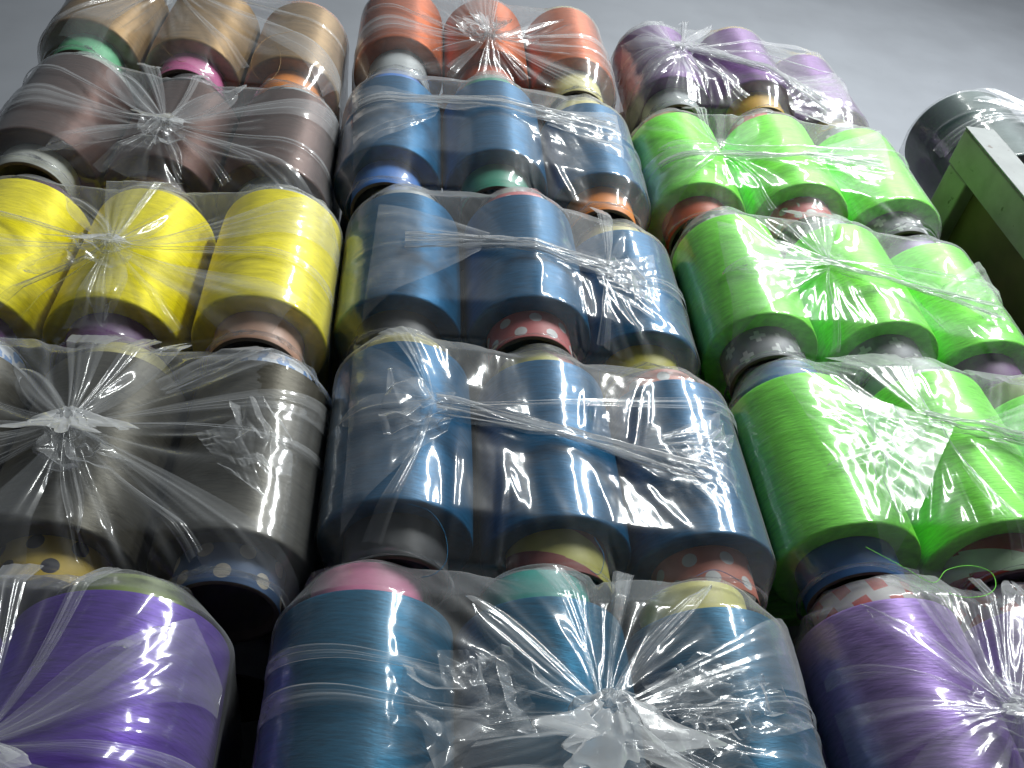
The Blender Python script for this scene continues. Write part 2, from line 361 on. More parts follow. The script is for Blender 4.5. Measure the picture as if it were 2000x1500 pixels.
def bag_film(xs, ys, zb, ohb, oht, gathers, seed, gap=(0.004, 0.004), iters=90, Rr=R, Hh=H, tr=TR, dens=1.0, slack=(0.016, 0.010), yb=0.16, ncrease=26):
    """film over a row of spools. xs, ys: front row axes. gathers: ('knot', x, z, g, s, far) or ('band', x0, z0, x1, z1, g)."""
    d = 0.0022; Ro = Rr+d; To = tr+d
    z0, z1 = zb-ohb+0.0003, zb+Hh+oht-0.0003
    xl, xr = xs[0], xs[-1]
    def perim(t, r):   # t in [0, 5): left side, left arc, front, right arc, right side
        yl, yr = ys[0], ys[-1]
        k = np.minimum(t.astype(int), 4); f = t-k
        yfx = np.interp(xl+(xr-xl)*f, xs, ys)
        X = np.choose(k, [xl-r+0*f, xl-r*np.cos(f*np.pi/2), xl+(xr-xl)*f, xr+r*np.sin(f*np.pi/2), xr+r+0*f])
        Y = np.choose(k, [yb+(yl-yb)*f, yl-r*np.sin(f*np.pi/2), yfx-r, yr-r*np.cos(f*np.pi/2), yr+(yb-yr)*f])
        return X, Y
    n = lambda a: max(4, int(a*dens))
    nf = 86 if len(xs) == 3 else 40
    tu = np.concatenate([np.linspace(0, 1, n(14), endpoint=False), 1+np.linspace(0, 1, n(24), endpoint=False), 2+np.linspace(0, 1, n(nf), endpoint=False),
                         3+np.linspace(0, 1, n(24), endpoint=False), 4+np.linspace(0, 1, n(14))])
    lev = []
    for f in np.linspace(0, 1, n(10), endpoint=False): lev.append((z1, To, 0.5+0.5*f))
    for f in np.linspace(0, 1, n(12), endpoint=False): lev.append((z1+(zb+Hh-z1)*f, To+(Ro-To)*f, 1))
    for f in np.linspace(0, 1, n(56), endpoint=False): lev.append((zb+Hh-Hh*f, Ro, 1))
    for f in np.linspace(0, 1, n(12), endpoint=False): lev.append((zb+(z0-zb)*f, Ro+(To-Ro)*f, 1))
    for f in np.linspace(0, 1, n(10)): lev.append((z0, To, 1-0.5*f))
    nv, nu = len(lev), len(tu); P = np.zeros((nv, nu, 3)); xc, yc = (xl+xr)/2, yb*0.56
    for i, (z, r, s) in enumerate(lev):
        X, Y = perim(tu, r); P[i, :, 0] = xc+(X-xc)*s; P[i, :, 1] = yc+(Y-yc)*s; P[i, :, 2] = z
    base = P.copy()
    # unrolled coordinates: s along the row, t up the bag; equal to x and z on the flat of the front
    mid = nv//2; step = np.linalg.norm(np.diff(base[mid], axis=0), axis=1); s_ = np.concatenate([[0], np.cumsum(step)])
    j0 = int(np.searchsorted(tu, 2.0)); s_ = s_-s_[j0]+xl
    jm = nu//2; step = np.linalg.norm(np.diff(base[:, jm], axis=0), axis=1); t_ = -np.concatenate([[0], np.cumsum(step)])
    i0 = [i for i, l in enumerate(lev) if abs(l[0]-(zb+Hh)) < 1e-9][0]; t_ = t_-t_[i0]+zb+Hh
    SS, TT = np.meshgrid(s_, t_); FL = np.stack([SS, TT], -1)
    lo_x, hi_x = xl-Ro-gap[0], xr+Ro+gap[1]
    # fold direction field (runs away from each gather), for keeping folds straight
    DS, DT, DW = np.zeros_like(SS), np.zeros_like(SS), np.zeros_like(SS)
    for g in gathers:
        if g[0] == 'knot':
            dx, dz = SS-g[1], TT-g[2]; r = np.hypot(dx, dz)+1e-6; wgt = g[3]*np.exp(-r/0.16)
            ux, uz = dx/r, dz/r
        else:
            ax, az, bx, bz = g[1:5]; k = np.clip((SS-ax)/(bx-ax), -0.1, 1.1); c = az+(bz-az)*k
            dd = TT-c; near = np.exp(-(dd/0.013)**2)
            fan = (k-0.5)*0.9
            ux, uz = fan*(1-near)+near*(bx-ax)/math.hypot(bx-ax, bz-az), (1-near)*np.sign(dd)+near*(bz-az)/math.hypot(bx-ax, bz-az)
            l = np.hypot(ux, uz)+1e-6; ux /= l; uz /= l; wgt = g[5]*np.exp(-np.abs(dd)/0.10)*np.exp(-np.maximum(np.abs(k-0.5)-0.6, 0)/0.2)
        flip = np.sign(DS*ux+DT*uz); flip[flip == 0] = 1
        DS += ux*wgt*flip; DT += uz*wgt*flip; DW += wgt
    l = np.hypot(DS, DT)+1e-9; DS /= l; DT /= l
    JJ, II = np.meshgrid(np.arange(nu, dtype=float), np.arange(nv, dtype=float))
    dsj = np.gradient(s_)[None, :]; dti = np.gradient(t_)[:, None]
    def shifted(A, q):
        j = np.clip(JJ+DS*q/dsj, 0, nu-1.001); i = np.clip(II+DT*q/dti, 0, nv-1.001)
        j0_, i0_ = j.astype(int), i.astype(int); fj, fi = (j-j0_)[..., None], (i-i0_)[..., None]
        return (A[i0_, j0_]*(1-fj)+A[i0_, j0_+1]*fj)*(1-fi)+(A[i0_+1, j0_]*(1-fj)+A[i0_+1, j0_+1]*fj)*fi
    cr = np.random.default_rng(seed+70); creases = []
    for k in range(ncrease):
        g = gathers[cr.integers(len(gathers))]; gx, gz = g[1], g[2]
        if g[0] == 'band': f = cr.random(); gx += (g[3]-gx)*f; gz += (g[4]-gz)*f
        a_ = cr.random()*2*math.pi; r0 = cr.uniform(0.01, 0.12); L_ = cr.uniform(0.04, 0.14); da = cr.normal()*0.5
        x0_, z0_ = gx+r0*math.cos(a_), gz+r0*math.sin(a_)
        creases.append((x0_, z0_, x0_+L_*math.cos(a_+da), z0_+L_*math.sin(a_+da), cr.uniform(0.4, 1.0)))
    def excess(Mp, E, F, G):
        s, t = F[..., 0], F[..., 1]; e0, e1 = G[..., 0], G[..., 1]; l2 = e0*e0+e1*e1+1e-12
        w1 = 0.5+0.9*vnoise(s+9, t+9, seed+3, 7)
        o = e0*e0*(1+slack[0]*w1)**2+e1*e1*(1+slack[1]*w1)**2
        for (ax, az, bx, bz, g) in creases:
            vx, vz = bx-ax, bz-az; ll = math.hypot(vx, vz); vx /= ll; vz /= ll
            q = np.clip((s-ax)*vx+(t-az)*vz, 0, ll); dd = np.hypot(s-ax-q*vx, t-az-q*vz); en = -vz*e0+vx*e1
            o = o+en*en*((1+g*np.exp(-(dd/0.005)**2))**2-1)
        for g in gathers:
            if g[0] == 'knot':
                dx, dz = s-g[1], t-g[2]; r = np.sqrt(dx*dx+dz*dz)+1e-5
                et = (-dz*e0+dx*e1)/r
                k = g[3]*np.exp(-r/g[4])+g[5]*np.exp(-r/0.15)
                o = o+et*et*((1+k)**2-1)
            else:
                ax, az, bx, bz = g[1:5]; vx, vz = bx-ax, bz-az; ll = math.hypot(vx, vz); vx /= ll; vz /= ll
                q = np.clip((s-ax)*vx+(t-az)*vz, 0, ll); dx, dz = s-ax-q*vx, t-az-q*vz; dd = np.sqrt(dx*dx+dz*dz)
                en = -vz*e0+vx*e1; et = vx*e0+vz*e1
                k = g[5]*np.exp(-(dd/0.012)**2); kt = 0.05*np.exp(-dd/0.055)
                o = o+en*en*((1+k)**2-1)+et*et*((1+kt)**2-1)
        return np.sqrt(o/l2*(E*E).sum(-1))
    x, z = SS, TT
    dn = 0.0015*vnoise(x+3, z+3, seed, 22)
    for g in gathers:
        if g[0] == 'knot':
            dx, dz = x-g[1], z-g[2]; r = np.hypot(dx, dz); th = np.arctan2(dz, dx)
            pl = sum(vnoise(np.cos(th)*k+20, np.sin(th)*k+20, seed+k, 1.0)*(5.0/k) for k in (3, 6, 11))
            dn = dn+(0.004+0.1*g[5])*np.abs(pl)*np.exp(-r/0.10)+0.020*np.exp(-(r/0.020)**2)
        else:
            ax, az, bx, bz = g[1:5]; k = np.clip((x-ax)/(bx-ax), 0, 1); dz = z-(az+(bz-az)*k)
            dn = dn+0.004*np.abs(vnoise(x*(1-0.9*dz)+2, dz*0.1+3, seed+4, 45))*np.exp(-np.abs(dz)/0.06)+0.010*np.exp(-(dz/0.014)**2)*(0.6+0.4*vnoise(x*0.25, z*3, seed+6, 70))
    for (ax, az, bx, bz, g) in creases:
        vx, vz = bx-ax, bz-az; ll = math.hypot(vx, vz); vx /= ll; vz /= ll
        q = np.clip((x-ax)*vx+(z-az)*vz, 0, ll); dd = np.hypot(x-ax-q*vx, z-az-q*vz); dn = np.abs(dn)+0.004*g*np.exp(-(dd/0.005)**2)
    front = np.clip((0.05-base[..., 1])/0.05, 0, 1)
    P[..., 1] -= np.abs(dn)*front
    pin = np.zeros((nv, nu), bool); pin[0] = pin[-1] = True; pin[:, 0] = pin[:, -1] = True
    S = Sheet(base, excess, pin, FL); S.P[:] = P
    cx = list(zip(xs, ys))
    keep = (1-np.exp(-(DW*2.6)))[..., None]
    edge = np.minimum(np.minimum(II, nv-1-II), np.minimum(JJ, nu-1-JJ)); edge = np.clip(edge/6, 0, 1)[..., None]
    def collide():
        q = S.P[1:-1, 1:-1]; zz = q[..., 2]
        rz = np.interp(zz, [z0, zb, zb+Hh, z1], [To, Ro, Ro, To])
        for (px, py) in cx:
            ddx, ddy = q[..., 0]-px, q[..., 1]-py
            rr = np.sqrt(ddx*ddx+ddy*ddy)+1e-9
            f = np.where(rr < rz, rz/rr, 1.0); q[..., 0] = px+ddx*f; q[..., 1] = py+ddy*f
        np.clip(q[..., 2], z0, z1, out=q[..., 2]); np.clip(q[..., 0], lo_x, hi_x, out=q[..., 0])
        np.maximum(q[..., 1], -Rr-0.036, out=q[..., 1])
    def straighten(q, amt):
        D = S.P-base
        B = (shifted(D, -2*q)+2*shifted(D, -q)+3*D+2*shifted(D, q)+shifted(D, 2*q))/9
        S.P[:] = base+D+(B-D)*keep*edge*amt
    for it in range(iters):
        S.step()
        if it < iters*0.85: S.P[1:-1, 1:-1, 1] += 0.00012*front[1:-1, 1:-1]
        collide()
        if it % 12 == 11: straighten(0.004, 0.85)
    for q, a in ((0.0035, 0.9), (0.007, 0.9), (0.012, 0.8), (0.018, 0.6)): straighten(q, a)
    for k in range(3):   # take the grid-scale jitter out
        Q = S.P; A = Q[1:-1, 1:-1]; L = (Q[:-2, 1:-1]+Q[2:, 1:-1]+Q[1:-1, :-2]+Q[1:-1, 2:])/4
        A += (L-A)*0.45
    collide()
    return S.P

# ---------------------------------------------------------------- setting
def setting():
    s = box('back_wall', (-4, 0.40, -1.12), (6, 0.50, 5.5), WALLM, bev=0); s['kind'] = 'structure'
    s = box('floor', (-4, -5, -1.22), (6, 0.40, -1.12), CONC, bev=0); s['kind'] = 'structure'
    s = box('platform', (-0.75, -0.09, -1.118), (0.785, 0.395, -0.010), CONC, bev=0.004); s['kind'] = 'structure'
setting()

# ---------------------------------------------------------------- the bags
BAGS = [
 # name, colour, zb, xs, ys, tubes (bottom, top)
 ('violet', 0.025, [-0.594, -0.422, -0.250], [0.0, 0.0, 0.001], [('olive', 'olive')]*3),
 ('grey', 0.307, [-0.469, -0.324, -0.179], [0.007, 0.007, 0.005], [('bluedots', 'bluepattern'), ('yellowdots', 'cream'), ('bluedots', 'bluepattern')]),
 ('yellow', 0.596, [-0.493, -0.347, -0.194], [0.012, 0.010, -0.008], [('purple', 'purple'), ('purple', 'cream'), ('peach', 'lightgrey')]),
 ('brown', 0.883, [-0.505, -0.362, -0.218], [-0.008, 0.012, 0.006], [('white', 'white'), ('brown', 'brown'), ('lightgrey', 'lightgrey')]),
 ('tan', 1.195, [-0.523, -0.377, -0.230], [-0.012, 0.0, 0.009], [('mint', 'mint'), ('pink', 'pink'), ('orange', 'orange')]),
 ('blue4', 0.039, [-0.059, 0.089, 0.236], [-0.004, -0.004, 0.002], [('rose', 'rose'), ('teal', 'teal'), ('yellow', 'yellow')]),
 ('blue3', 0.335, [-0.037, 0.113, 0.258], [-0.011, 0.0, 0.014], [('darkgrey', 'cream'), ('stripes', 'stripes'), ('coraldots', 'coraldots')]),
 ('blue2', 0.627, [-0.044, 0.104, 0.244], [-0.001, -0.015, 0.022], [('darkgrey', 'lightgrey'), ('pinkdots', 'pinkdots'), ('oliveyellow', 'cream')]),
 ('blue1', 0.943, [-0.069, 0.079, 0.230], [-0.001, -0.012, 0.007], [('blue', 'blue'), ('green', 'green'), ('orange', 'cream')]),
 ('orange', 1.289, [-0.067, 0.079, 0.225], [-0.002, 0.001, -0.002], [('lightgrey', 'lightgrey'), ('redorange', 'redorange'), ('cream', 'cream')]),
 ('lilac', 0.056, [0.408, 0.554, 0.700], [0.002, 0.002, 0.004], [('redsquares', 'redsquares')]*3),
 ('green3', 0.341, [0.403, 0.553, 0.702], [-0.001, -0.018, -0.004], [('midblue', 'midblue'), ('redgreen', 'lightgrey'), ('oliveyellow', 'olive')]),
 ('green2', 0.647, [0.392, 0.547, 0.688], [-0.005, -0.008, 0.008], [('plus', 'plus'), ('plus', 'plus'), ('purple', 'lav')]),
 ('green1', 0.951, [0.377, 0.529, 0.677], [0.010, -0.006, 0.002], [('redorange', 'peach'), ('pinkdots', 'pinkdots'), ('plus', 'plus')]),
 ('purple', 1.265, [0.392, 0.536, 0.683], [-0.003, -0.015, 0.017], [('lightgrey', 'lightgrey'), ('mustard', 'mustard'), ('creamdots', 'creamdots')]),
]
# where the film is gathered, folded over or tied, as (x, z) on the front of the stack
FLAPS = {'blue3': [[(-0.091, 0.543), (0.016, 0.447), (0.002, 0.413), (-0.085, 0.312)], [(0.211, 0.441), (0.289, 0.491), (0.267, 0.349), (0.21, 0.411)]],
 'blue2': [[(-0.079, 0.802), (0.053, 0.734), (0.04, 0.694), (-0.084, 0.602)], [(0.176, 0.707), (0.265, 0.77), (0.25, 0.632), (0.181, 0.675)]],
 'blue1': [[(-0.131, 1.113), (-0.001, 1.057), (-0.012, 1.014), (-0.117, 0.911)], [(0.135, 1.058), (0.263, 1.12), (0.253, 0.973), (0.147, 1.023)]],
 'green1': [[(0.299, 1.044), (0.417, 1.044), (0.392, 1.002), (0.276, 0.857)], [(0.522, 1.021), (0.695, 1.14), (0.655, 0.979), (0.544, 0.989)]],
 'green2': [[(0.355, 0.831), (0.486, 0.746), (0.464, 0.72), (0.338, 0.621)], [(0.624, 0.721), (0.727, 0.816), (0.694, 0.65), (0.632, 0.692)]],
 'green3': [[(0.363, 0.546), (0.519, 0.457), (0.406, 0.3), (0.38, 0.418)], [(0.549, 0.46), (0.699, 0.544), (0.616, 0.388), (0.547, 0.431)]],
 'purple': [[(0.324, 1.441), (0.421, 1.362), (0.408, 1.318), (0.302, 1.206)], [(0.565, 1.263), (0.706, 1.389), (0.689, 1.202), (0.574, 1.202)]],
 'grey': [[(-0.267, 0.464), (-0.187, 0.544), (-0.16, 0.508), (-0.251, 0.449)], [(-0.22, 0.406), (-0.188, 0.422), (-0.149, 0.335), (-0.192, 0.366)]],
 'blue4': [[(-0.005, 0.185), (0.036, 0.193), (0.067, 0.14), (0.004, 0.109)], [(0.148, 0.171), (0.221, 0.19), (0.287, 0.145), (0.195, 0.112)]]}
BANDS = {'blue1': (-0.12, 1.052, 0.251, 1.046),
 'blue2': (-0.045, 0.711, 0.2, 0.703),
 'blue3': (-0.008, 0.442, 0.256, 0.398),
 'green1': (0.317, 1.008, 0.649, 1.017),
 'green2': (0.467, 0.742, 0.693, 0.69),
 'green3': (0.494, 0.466, 0.643, 0.438),
 'purple': (0.415, 1.355, 0.637, 1.235)}
KNOTS = {'violet': (-0.296, 0.105),
 'grey': (-0.327, 0.406),
 'yellow': (-0.357, 0.672),
 'brown': (-0.359, 0.945),
 'tan': (-0.437, 1.361),
 'orange': (0.073, 1.304),
 'blue4': (0.116, 0.141),
 'lilac': (0.449, 0.153),
 'purple': (0.4, 1.346),
 'blue2b': (0.195, 0.707),
 'blue3b': (-0.011, 0.445),
 'green1b': (0.4, 1.04),
 'green2b': (0.476, 0.743),
 'green3b': (0.5, 0.459)}
COLOUR = {'blue4': 'teal', 'blue3': 'blue', 'blue2': 'blue', 'blue1': 'blue', 'green1': 'green', 'green2': 'green', 'green3': 'green'}
STACK = [['violet', 'grey', 'yellow', 'brown', 'tan'], ['blue4', 'blue3', 'blue2', 'blue1', 'orange'], ['lilac', 'green3', 'green2', 'green1', 'purple']]
ZB = {b[0]: b[1] for b in BAGS}
OH = {}
for st in STACK:
    for i, b in enumerate(st):
        lo = (ZB[b]-(ZB[st[i-1]]+H))/2 if i else ZB[b]+0.0097
        hi = (ZB[st[i+1]]-(ZB[b]+H))/2 if i < 4 else 0.043
        OH[b] = (lo-0.0012, hi-0.0012)
def kn(k, g=1.6, s=0.028, far=0.05): return ('knot',)+KNOTS[k]+(g, s, far)
def bd(k, g=1.2): return ('band',)+BANDS[k]+(g,)
GATHER = {
 'violet': [kn('violet')], 'grey': [kn('grey', 2.0, 0.035)], 'yellow': [kn('yellow')], 'brown': [kn('brown')], 'tan': [kn('tan')],
 'orange': [kn('orange')], 'blue1': [bd('blue1', 1.5)], 'blue2': [bd('blue2', 1.5), kn('blue2b', 0.7)],
 'blue3': [bd('blue3', 1.5), kn('blue3b', 0.5)], 'blue4': [kn('blue4', 2.0, 0.035)],
 'purple': [kn('purple', 1.2), bd('purple')], 'green1': [bd('green1'), kn('green1b', 0.8)],
 'green2': [bd('green2'), kn('green2b', 1.0)], 'green3': [bd('green3'), kn('green3b', 1.2)], 'lilac': [kn('lilac', 2.0, 0.035)],
}

class Hull:
    """front of one bag's contents: depth of the taut film at (x, z)"""
    def __init__(s, xs, ys, zb, ohb, oht, Rr=R, Hh=H, tr=TR):
        s.xs, s.ys = xs, ys; s.zk = [zb-ohb, zb, zb+Hh, zb+Hh+oht]; s.rk = [tr+.003, Rr+.003, Rr+.003, tr+.003]
    def y(s, x, z):
        r = np.interp(z, s.zk, s.rk)
        yc = np.interp(x, s.xs, s.ys); o = np.maximum(np.maximum(s.xs[0]-x, x-s.xs[-1]), 0)
        return yc-np.sqrt(np.maximum(r*r-o*o, 0))+np.maximum(o-r, 0)*2.0

def band_part(h, b, root, seed, width=0.038):
    """gathered strip of film lying across the front, pleated along its length"""
    ax, az, bx, bz = b; n, m = 110, 34; rs = np.random.default_rng(seed)
    t = np.linspace(0, 1, n)[:, None]; v = np.linspace(-1, 1, m)[None, :]
    wd = width*(0.42+0.9*np.abs(t-0.45)**1.2+0.12*vnoise(t*3+1, v*0, seed, 1.0))
    ctr = az+(bz-az)*t+0.006*np.sin(t*math.pi*1.0)*rs.choice([-1, 1])+0.003*vnoise(t*4, v*0+2, seed+1, 1.0)
    X = ax+(bx-ax)*t+0*v; Z = ctr+wd*0.5*v+0.0015*vnoise(t*9, v*3, seed+9, 1.0)
    pl = vnoise(t*2.2+v*0.5, v*5.5+4, seed+2, 1.0)+0.5*vnoise(t*5+v*0.7, v*11+7, seed+3, 1.0)+0.25*vnoise(t*16, v*16, seed+5, 1.0)
    Y = h.y(X, Z)-0.0075-0.0050*pl-0.003*(1-v*v)
    P = np.stack([X, np.minimum(Y, h.y(X, Z)-0.003), Z], -1)-np.array(root.location)
    o = grid_obj('gathered_band', P, FILM_D, root); return o

def flap_part(h, q, root, seed, lift=0.006, amp=0.0035, name='folded_flap', mat=None):
    """loose corner of film folded over; q is (root edge a, tip b, tip c, root edge d)"""
    n, m = 56, 44
    u = np.linspace(0, 1, n)[:, None, None]; v = np.linspace(0, 1, m)[None, :, None]
    a, b, c, d = [np.array(p)[None, None, :] for p in q]
    XZ = (a*(1-u)+b*u)*(1-v)+(d*(1-u)+c*u)*v
    X, Z = XZ[..., 0], XZ[..., 1]; U, V_ = u[..., 0]+0*v[..., 0], v[..., 0]+0*u[..., 0]
    eg = np.minimum(np.minimum(U, 1-U), np.minimum(V_, 1-V_))
    X = X+0.004*vnoise(U*3+1, V_*3+1, seed+5, 1.0)*(0.3+2*eg); Z = Z+0.005*vnoise(U*3+7, V_*3+3, seed+6, 1.0)*(0.3+2*eg)
    f = vnoise(V_*6+U*0.8, U*0.8+3, seed, 1.0)+0.55*vnoise(V_*14, U*1.5+8, seed+1, 1.0)+0.5*np.abs(vnoise(U*3+V_*2, V_*3, seed+2, 1.0))+0.2*vnoise(V_*9, U*12, seed+3, 1.0)
    Y = h.y(X, Z)-lift-amp*f-0.004*np.sin(V_*math.pi)*U
    P = np.stack([X, np.minimum(Y, h.y(X, Z)-0.003), Z], -1)-np.array(root.location)
    return grid_obj(name, P, mat or FILM_F, root)

def crumple_part(h, q, root, seed, amp=0.010):
    """scrunched loose film: flat facets meeting in sharp folds"""
    n = 90; rs = np.random.default_rng(seed)
    u = np.linspace(0, 1, n)[:, None, None]; v = np.linspace(0, 1, n)[None, :, None]
    a, b, c, d = [np.array(p)[None, None, :] for p in q]
    XZ = (a*(1-u)+b*u)*(1-v)+(d*(1-u)+c*u)*v; X, Z = XZ[..., 0], XZ[..., 1]
    U, V_ = (u+0*v)[..., 0], (v+0*u)[..., 0]; f = 0*U
    for k in range(26):      # random fold lines: each adds a crease to a piecewise flat sheet
        an = rs.random()*math.pi; p = rs.random(2)*1.2-0.1
        f = f+np.abs((U-p[0])*math.cos(an)+(V_-p[1])*math.sin(an))*rs.choice([-1, 1])*rs.uniform(0.3, 1.0)
    f = f-f.min(); f /= f.max(); f = np.abs((f*3.2) % 1.0-0.5)*2
    X = X+0.006*vnoise(U*4+1, V_*4+1, seed+5, 1.0); Z = Z+0.006*vnoise(U*4+7, V_*4+3, seed+6, 1.0)
    hy = h.y(X, Z); Y = np.minimum(hy-0.006-amp*f-amp*0.5*np.abs(vnoise(U*3, V_*3, seed+7, 1.0)), hy-0.003)
    P = np.stack([X, Y, Z], -1)-np.array(root.location)
    return grid_obj('crumpled_flap', P, FILM_F, root)

CRUMPLES = {'blue4': [[(-0.035, 0.170), (0.045, 0.185), (0.112, 0.140), (-0.010, 0.095)], [(0.125, 0.150), (0.200, 0.195), (0.268, 0.150), (0.180, 0.100)], [(0.040, 0.135), (0.190, 0.135), (0.230, 0.085), (0.000, 0.085)]],
 'lilac': [[(0.415, 0.175), (0.455, 0.190), (0.480, 0.150), (0.430, 0.120)]], 'orange': [[(0.020, 1.330), (0.075, 1.345), (0.110, 1.300), (0.040, 1.285)], [(0.085, 1.320), (0.160, 1.330), (0.150, 1.300), (0.085, 1.295)]],
 'yellow': [[(-0.400, 0.680), (-0.350, 0.690), (-0.330, 0.640), (-0.390, 0.625)]], 'brown': [[(-0.390, 0.940), (-0.340, 0.950), (-0.325, 0.895), (-0.375, 0.885)]],
 'grey': [[(-0.350, 0.395), (-0.300, 0.395), (-0.265, 0.360), (-0.330, 0.345)], [(-0.190, 0.440), (-0.150, 0.450), (-0.130, 0.370), (-0.175, 0.360)]], 'green3': [[(0.405, 0.505), (0.500, 0.470), (0.455, 0.360), (0.410, 0.340)]],
 'blue3': [[(-0.060, 0.480), (0.005, 0.450), (0.000, 0.420), (-0.060, 0.400)], [(0.215, 0.445), (0.290, 0.470), (0.280, 0.370), (0.225, 0.400)]], 'blue2': [[(0.180, 0.720), (0.250, 0.740), (0.240, 0.660), (0.190, 0.680)]]}

def pleat_part(h, k, ang, length, width, root, seed, fan=False):
    """one milky fold running out of a gather and dying away into the sheet"""
    n, m = 70, 22
    if fan: length = 1.0
    ca, sa = math.cos(ang), math.sin(ang)     # stay on the front of this bag
    if sa > 0.05: length = min(length, (h.zk[3]-0.004-k[1])/sa)
    if sa < -0.05: length = min(length, (k[1]-h.zk[0]-0.004)/-sa)
    if ca > 0.05: length = min(length, (h.xs[-1]+h.rk[1]*0.985-k[0])/ca)
    if ca < -0.05: length = min(length, (k[0]-h.xs[0]+h.rk[1]*0.985)/-ca)
    length = max(length, 0.03); width = min(width, length*0.5)
    t = np.linspace(0.02, 1, n)[:, None]; v = np.linspace(-1, 1, m)[None, :]
    bend = 0.12*vnoise(t*1.3, v*0+seed % 7, seed, 1.0)*t
    dx, dz = np.cos(ang+bend), np.sin(ang+bend)
    wd = 0.003+width*1.9*t**0.9*np.maximum(1-t, 0)**0.55
    if fan: wd = 0.003+width*1.25*t**1.15
    tt = t*1.0 if fan else t*(0.86+0.14*vnoise(v*2.5+3, t*0+1, seed+8, 1.0))
    X = k[0]+dx*tt*length-dz*v*wd*0.5; Z = k[1]+dz*tt*length+dx*v*wd*0.5
    X = np.clip(X, h.xs[0]-h.rk[1]*0.985, h.xs[-1]+h.rk[1]*0.985); Z = np.clip(Z, h.zk[0]+0.002, h.zk[3]-0.002)
    f = vnoise(v*3+5, t*1.1, seed+1, 1.0)+0.6*vnoise(v*7, t*1.6, seed+2, 1.0)+0.3*vnoise(v*14, t*2, seed+3, 1.0)
    lift = 0.0030+0.011*np.exp(-t*length/0.020)
    Y = h.y(X, Z)-lift-(0.0010+0.0030*t*(1-t))*f-0.0015*(1-v*v)
    P = np.stack([X, np.minimum(Y, h.y(X, Z)-0.002), Z], -1)-np.array(root.location)
    return grid_obj('pleat', P, FILM_F, root)

def knot_part(h, k, root, seed, size=1.0, down=-1.6):
    """twisted neck of the bag with its ruffled end"""
    nl, na = 44, 150; rs = np.random.default_rng(seed)
    t = np.linspace(0, 1, nl)[:, None]; a = np.linspace(0, 2*math.pi, na)[None, :]
    L = 0.060*size
    prof = np.interp(t, [0, .10, .22, .34, .45, .7, 1.0], [.013, .0085, .0105, .0075, .012, .024, .036])*size
    ruff = np.clip((t-0.36)/0.5, 0, 1)
    fold = 0.22*np.sin(a*9+t*9+seed)*(1-ruff)+ruff*(0.55*np.sin(a*6+seed+2.5*vnoise(np.cos(a)+3, np.sin(a)+3, seed, 1.0))+0.30*np.sin(a*13+seed*2+t*3))
    cr = vnoise(np.cos(a)*4+9, np.sin(a)*4+9+t*6, seed+4, 1.0)
    rr = prof*(1+fold*0.75+0.25*cr*ruff)
    # axis: straight out of the front, then falling over
    s = t*L; yo = -0.004-np.interp(t, [0, .35, 1], [0.0, 0.019, 0.030])*size
    ox = np.interp(t, [0, .35, 1], [0, 0.002, 0.022*math.cos(down)])*size; oz = np.interp(t, [0, .35, 1], [0, 0.0, 0.030*math.sin(down)])*size
    tilt = np.interp(t, [0, .35, .6, 1], [0, 0.15, 0.7, 1.0])
    ca, sa = np.cos(a), np.sin(a)
    X = k[0]+ox+rr*ca; Z = k[1]+oz+rr*sa*(1-0.35*tilt); Y = h.y(k[0], k[1])+yo+rr*sa*0.55*tilt+0.004*size*ruff*vnoise(np.cos(a)*2+5, np.sin(a)*2+5+t*3, seed+6, 1.0)
    Y = np.minimum(Y, h.y(X, Z)-0.003)
    P = np.stack([X+0*Y, Y, Z+0*Y], -1)-np.array(root.location)
    return grid_obj('knot', P, FILM_D, root)

KSIZE = {'blue4': 1.25, 'grey': 1.0, 'purple': 0.7}
KDIR = {'grey': -1.2, 'orange': 1.9, 'yellow': -2.2, 'lilac': -0.6}

# ---------------------------------------------------------------- words
BAGNAME = {'violet': 'the violet bag', 'grey': 'the torn grey bag', 'yellow': 'the yellow bag', 'brown': 'the brown bag', 'tan': 'the tan bag',
 'blue4': 'the lowest blue bag', 'blue3': 'the blue bag second from bottom', 'blue2': 'the blue bag second from top', 'blue1': 'the topmost blue bag',
 'orange': 'the orange bag', 'lilac': 'the lilac bag', 'green3': 'the lowest green bag', 'green2': 'the middle green bag', 'green1': 'the topmost green bag', 'purple': 'the purple bag'}
COLNAME = {'teal': 'blue', 'grey': 'dark grey', 'green': 'neon green'}
TUBENAME = {'mint': 'mint green', 'pink': 'bright pink', 'white': 'off-white', 'lightgrey': 'pale grey', 'bluepattern': 'blue-and-white', 'yellowdots': 'yellow dotted',
 'bluedots': 'blue dotted', 'darkgrey': 'dark grey', 'pinkdots': 'red polka-dot', 'oliveyellow': 'olive yellow', 'stripes': 'yellow-and-maroon', 'coraldots': 'coral polka-dot',
 'rose': 'rose pink', 'creamdots': 'cream dotted', 'redorange': 'rust red', 'plus': 'grey cross-printed', 'midblue': 'dark blue', 'redgreen': 'maroon', 'redsquares': 'white-and-red', 'cream': 'cream'}
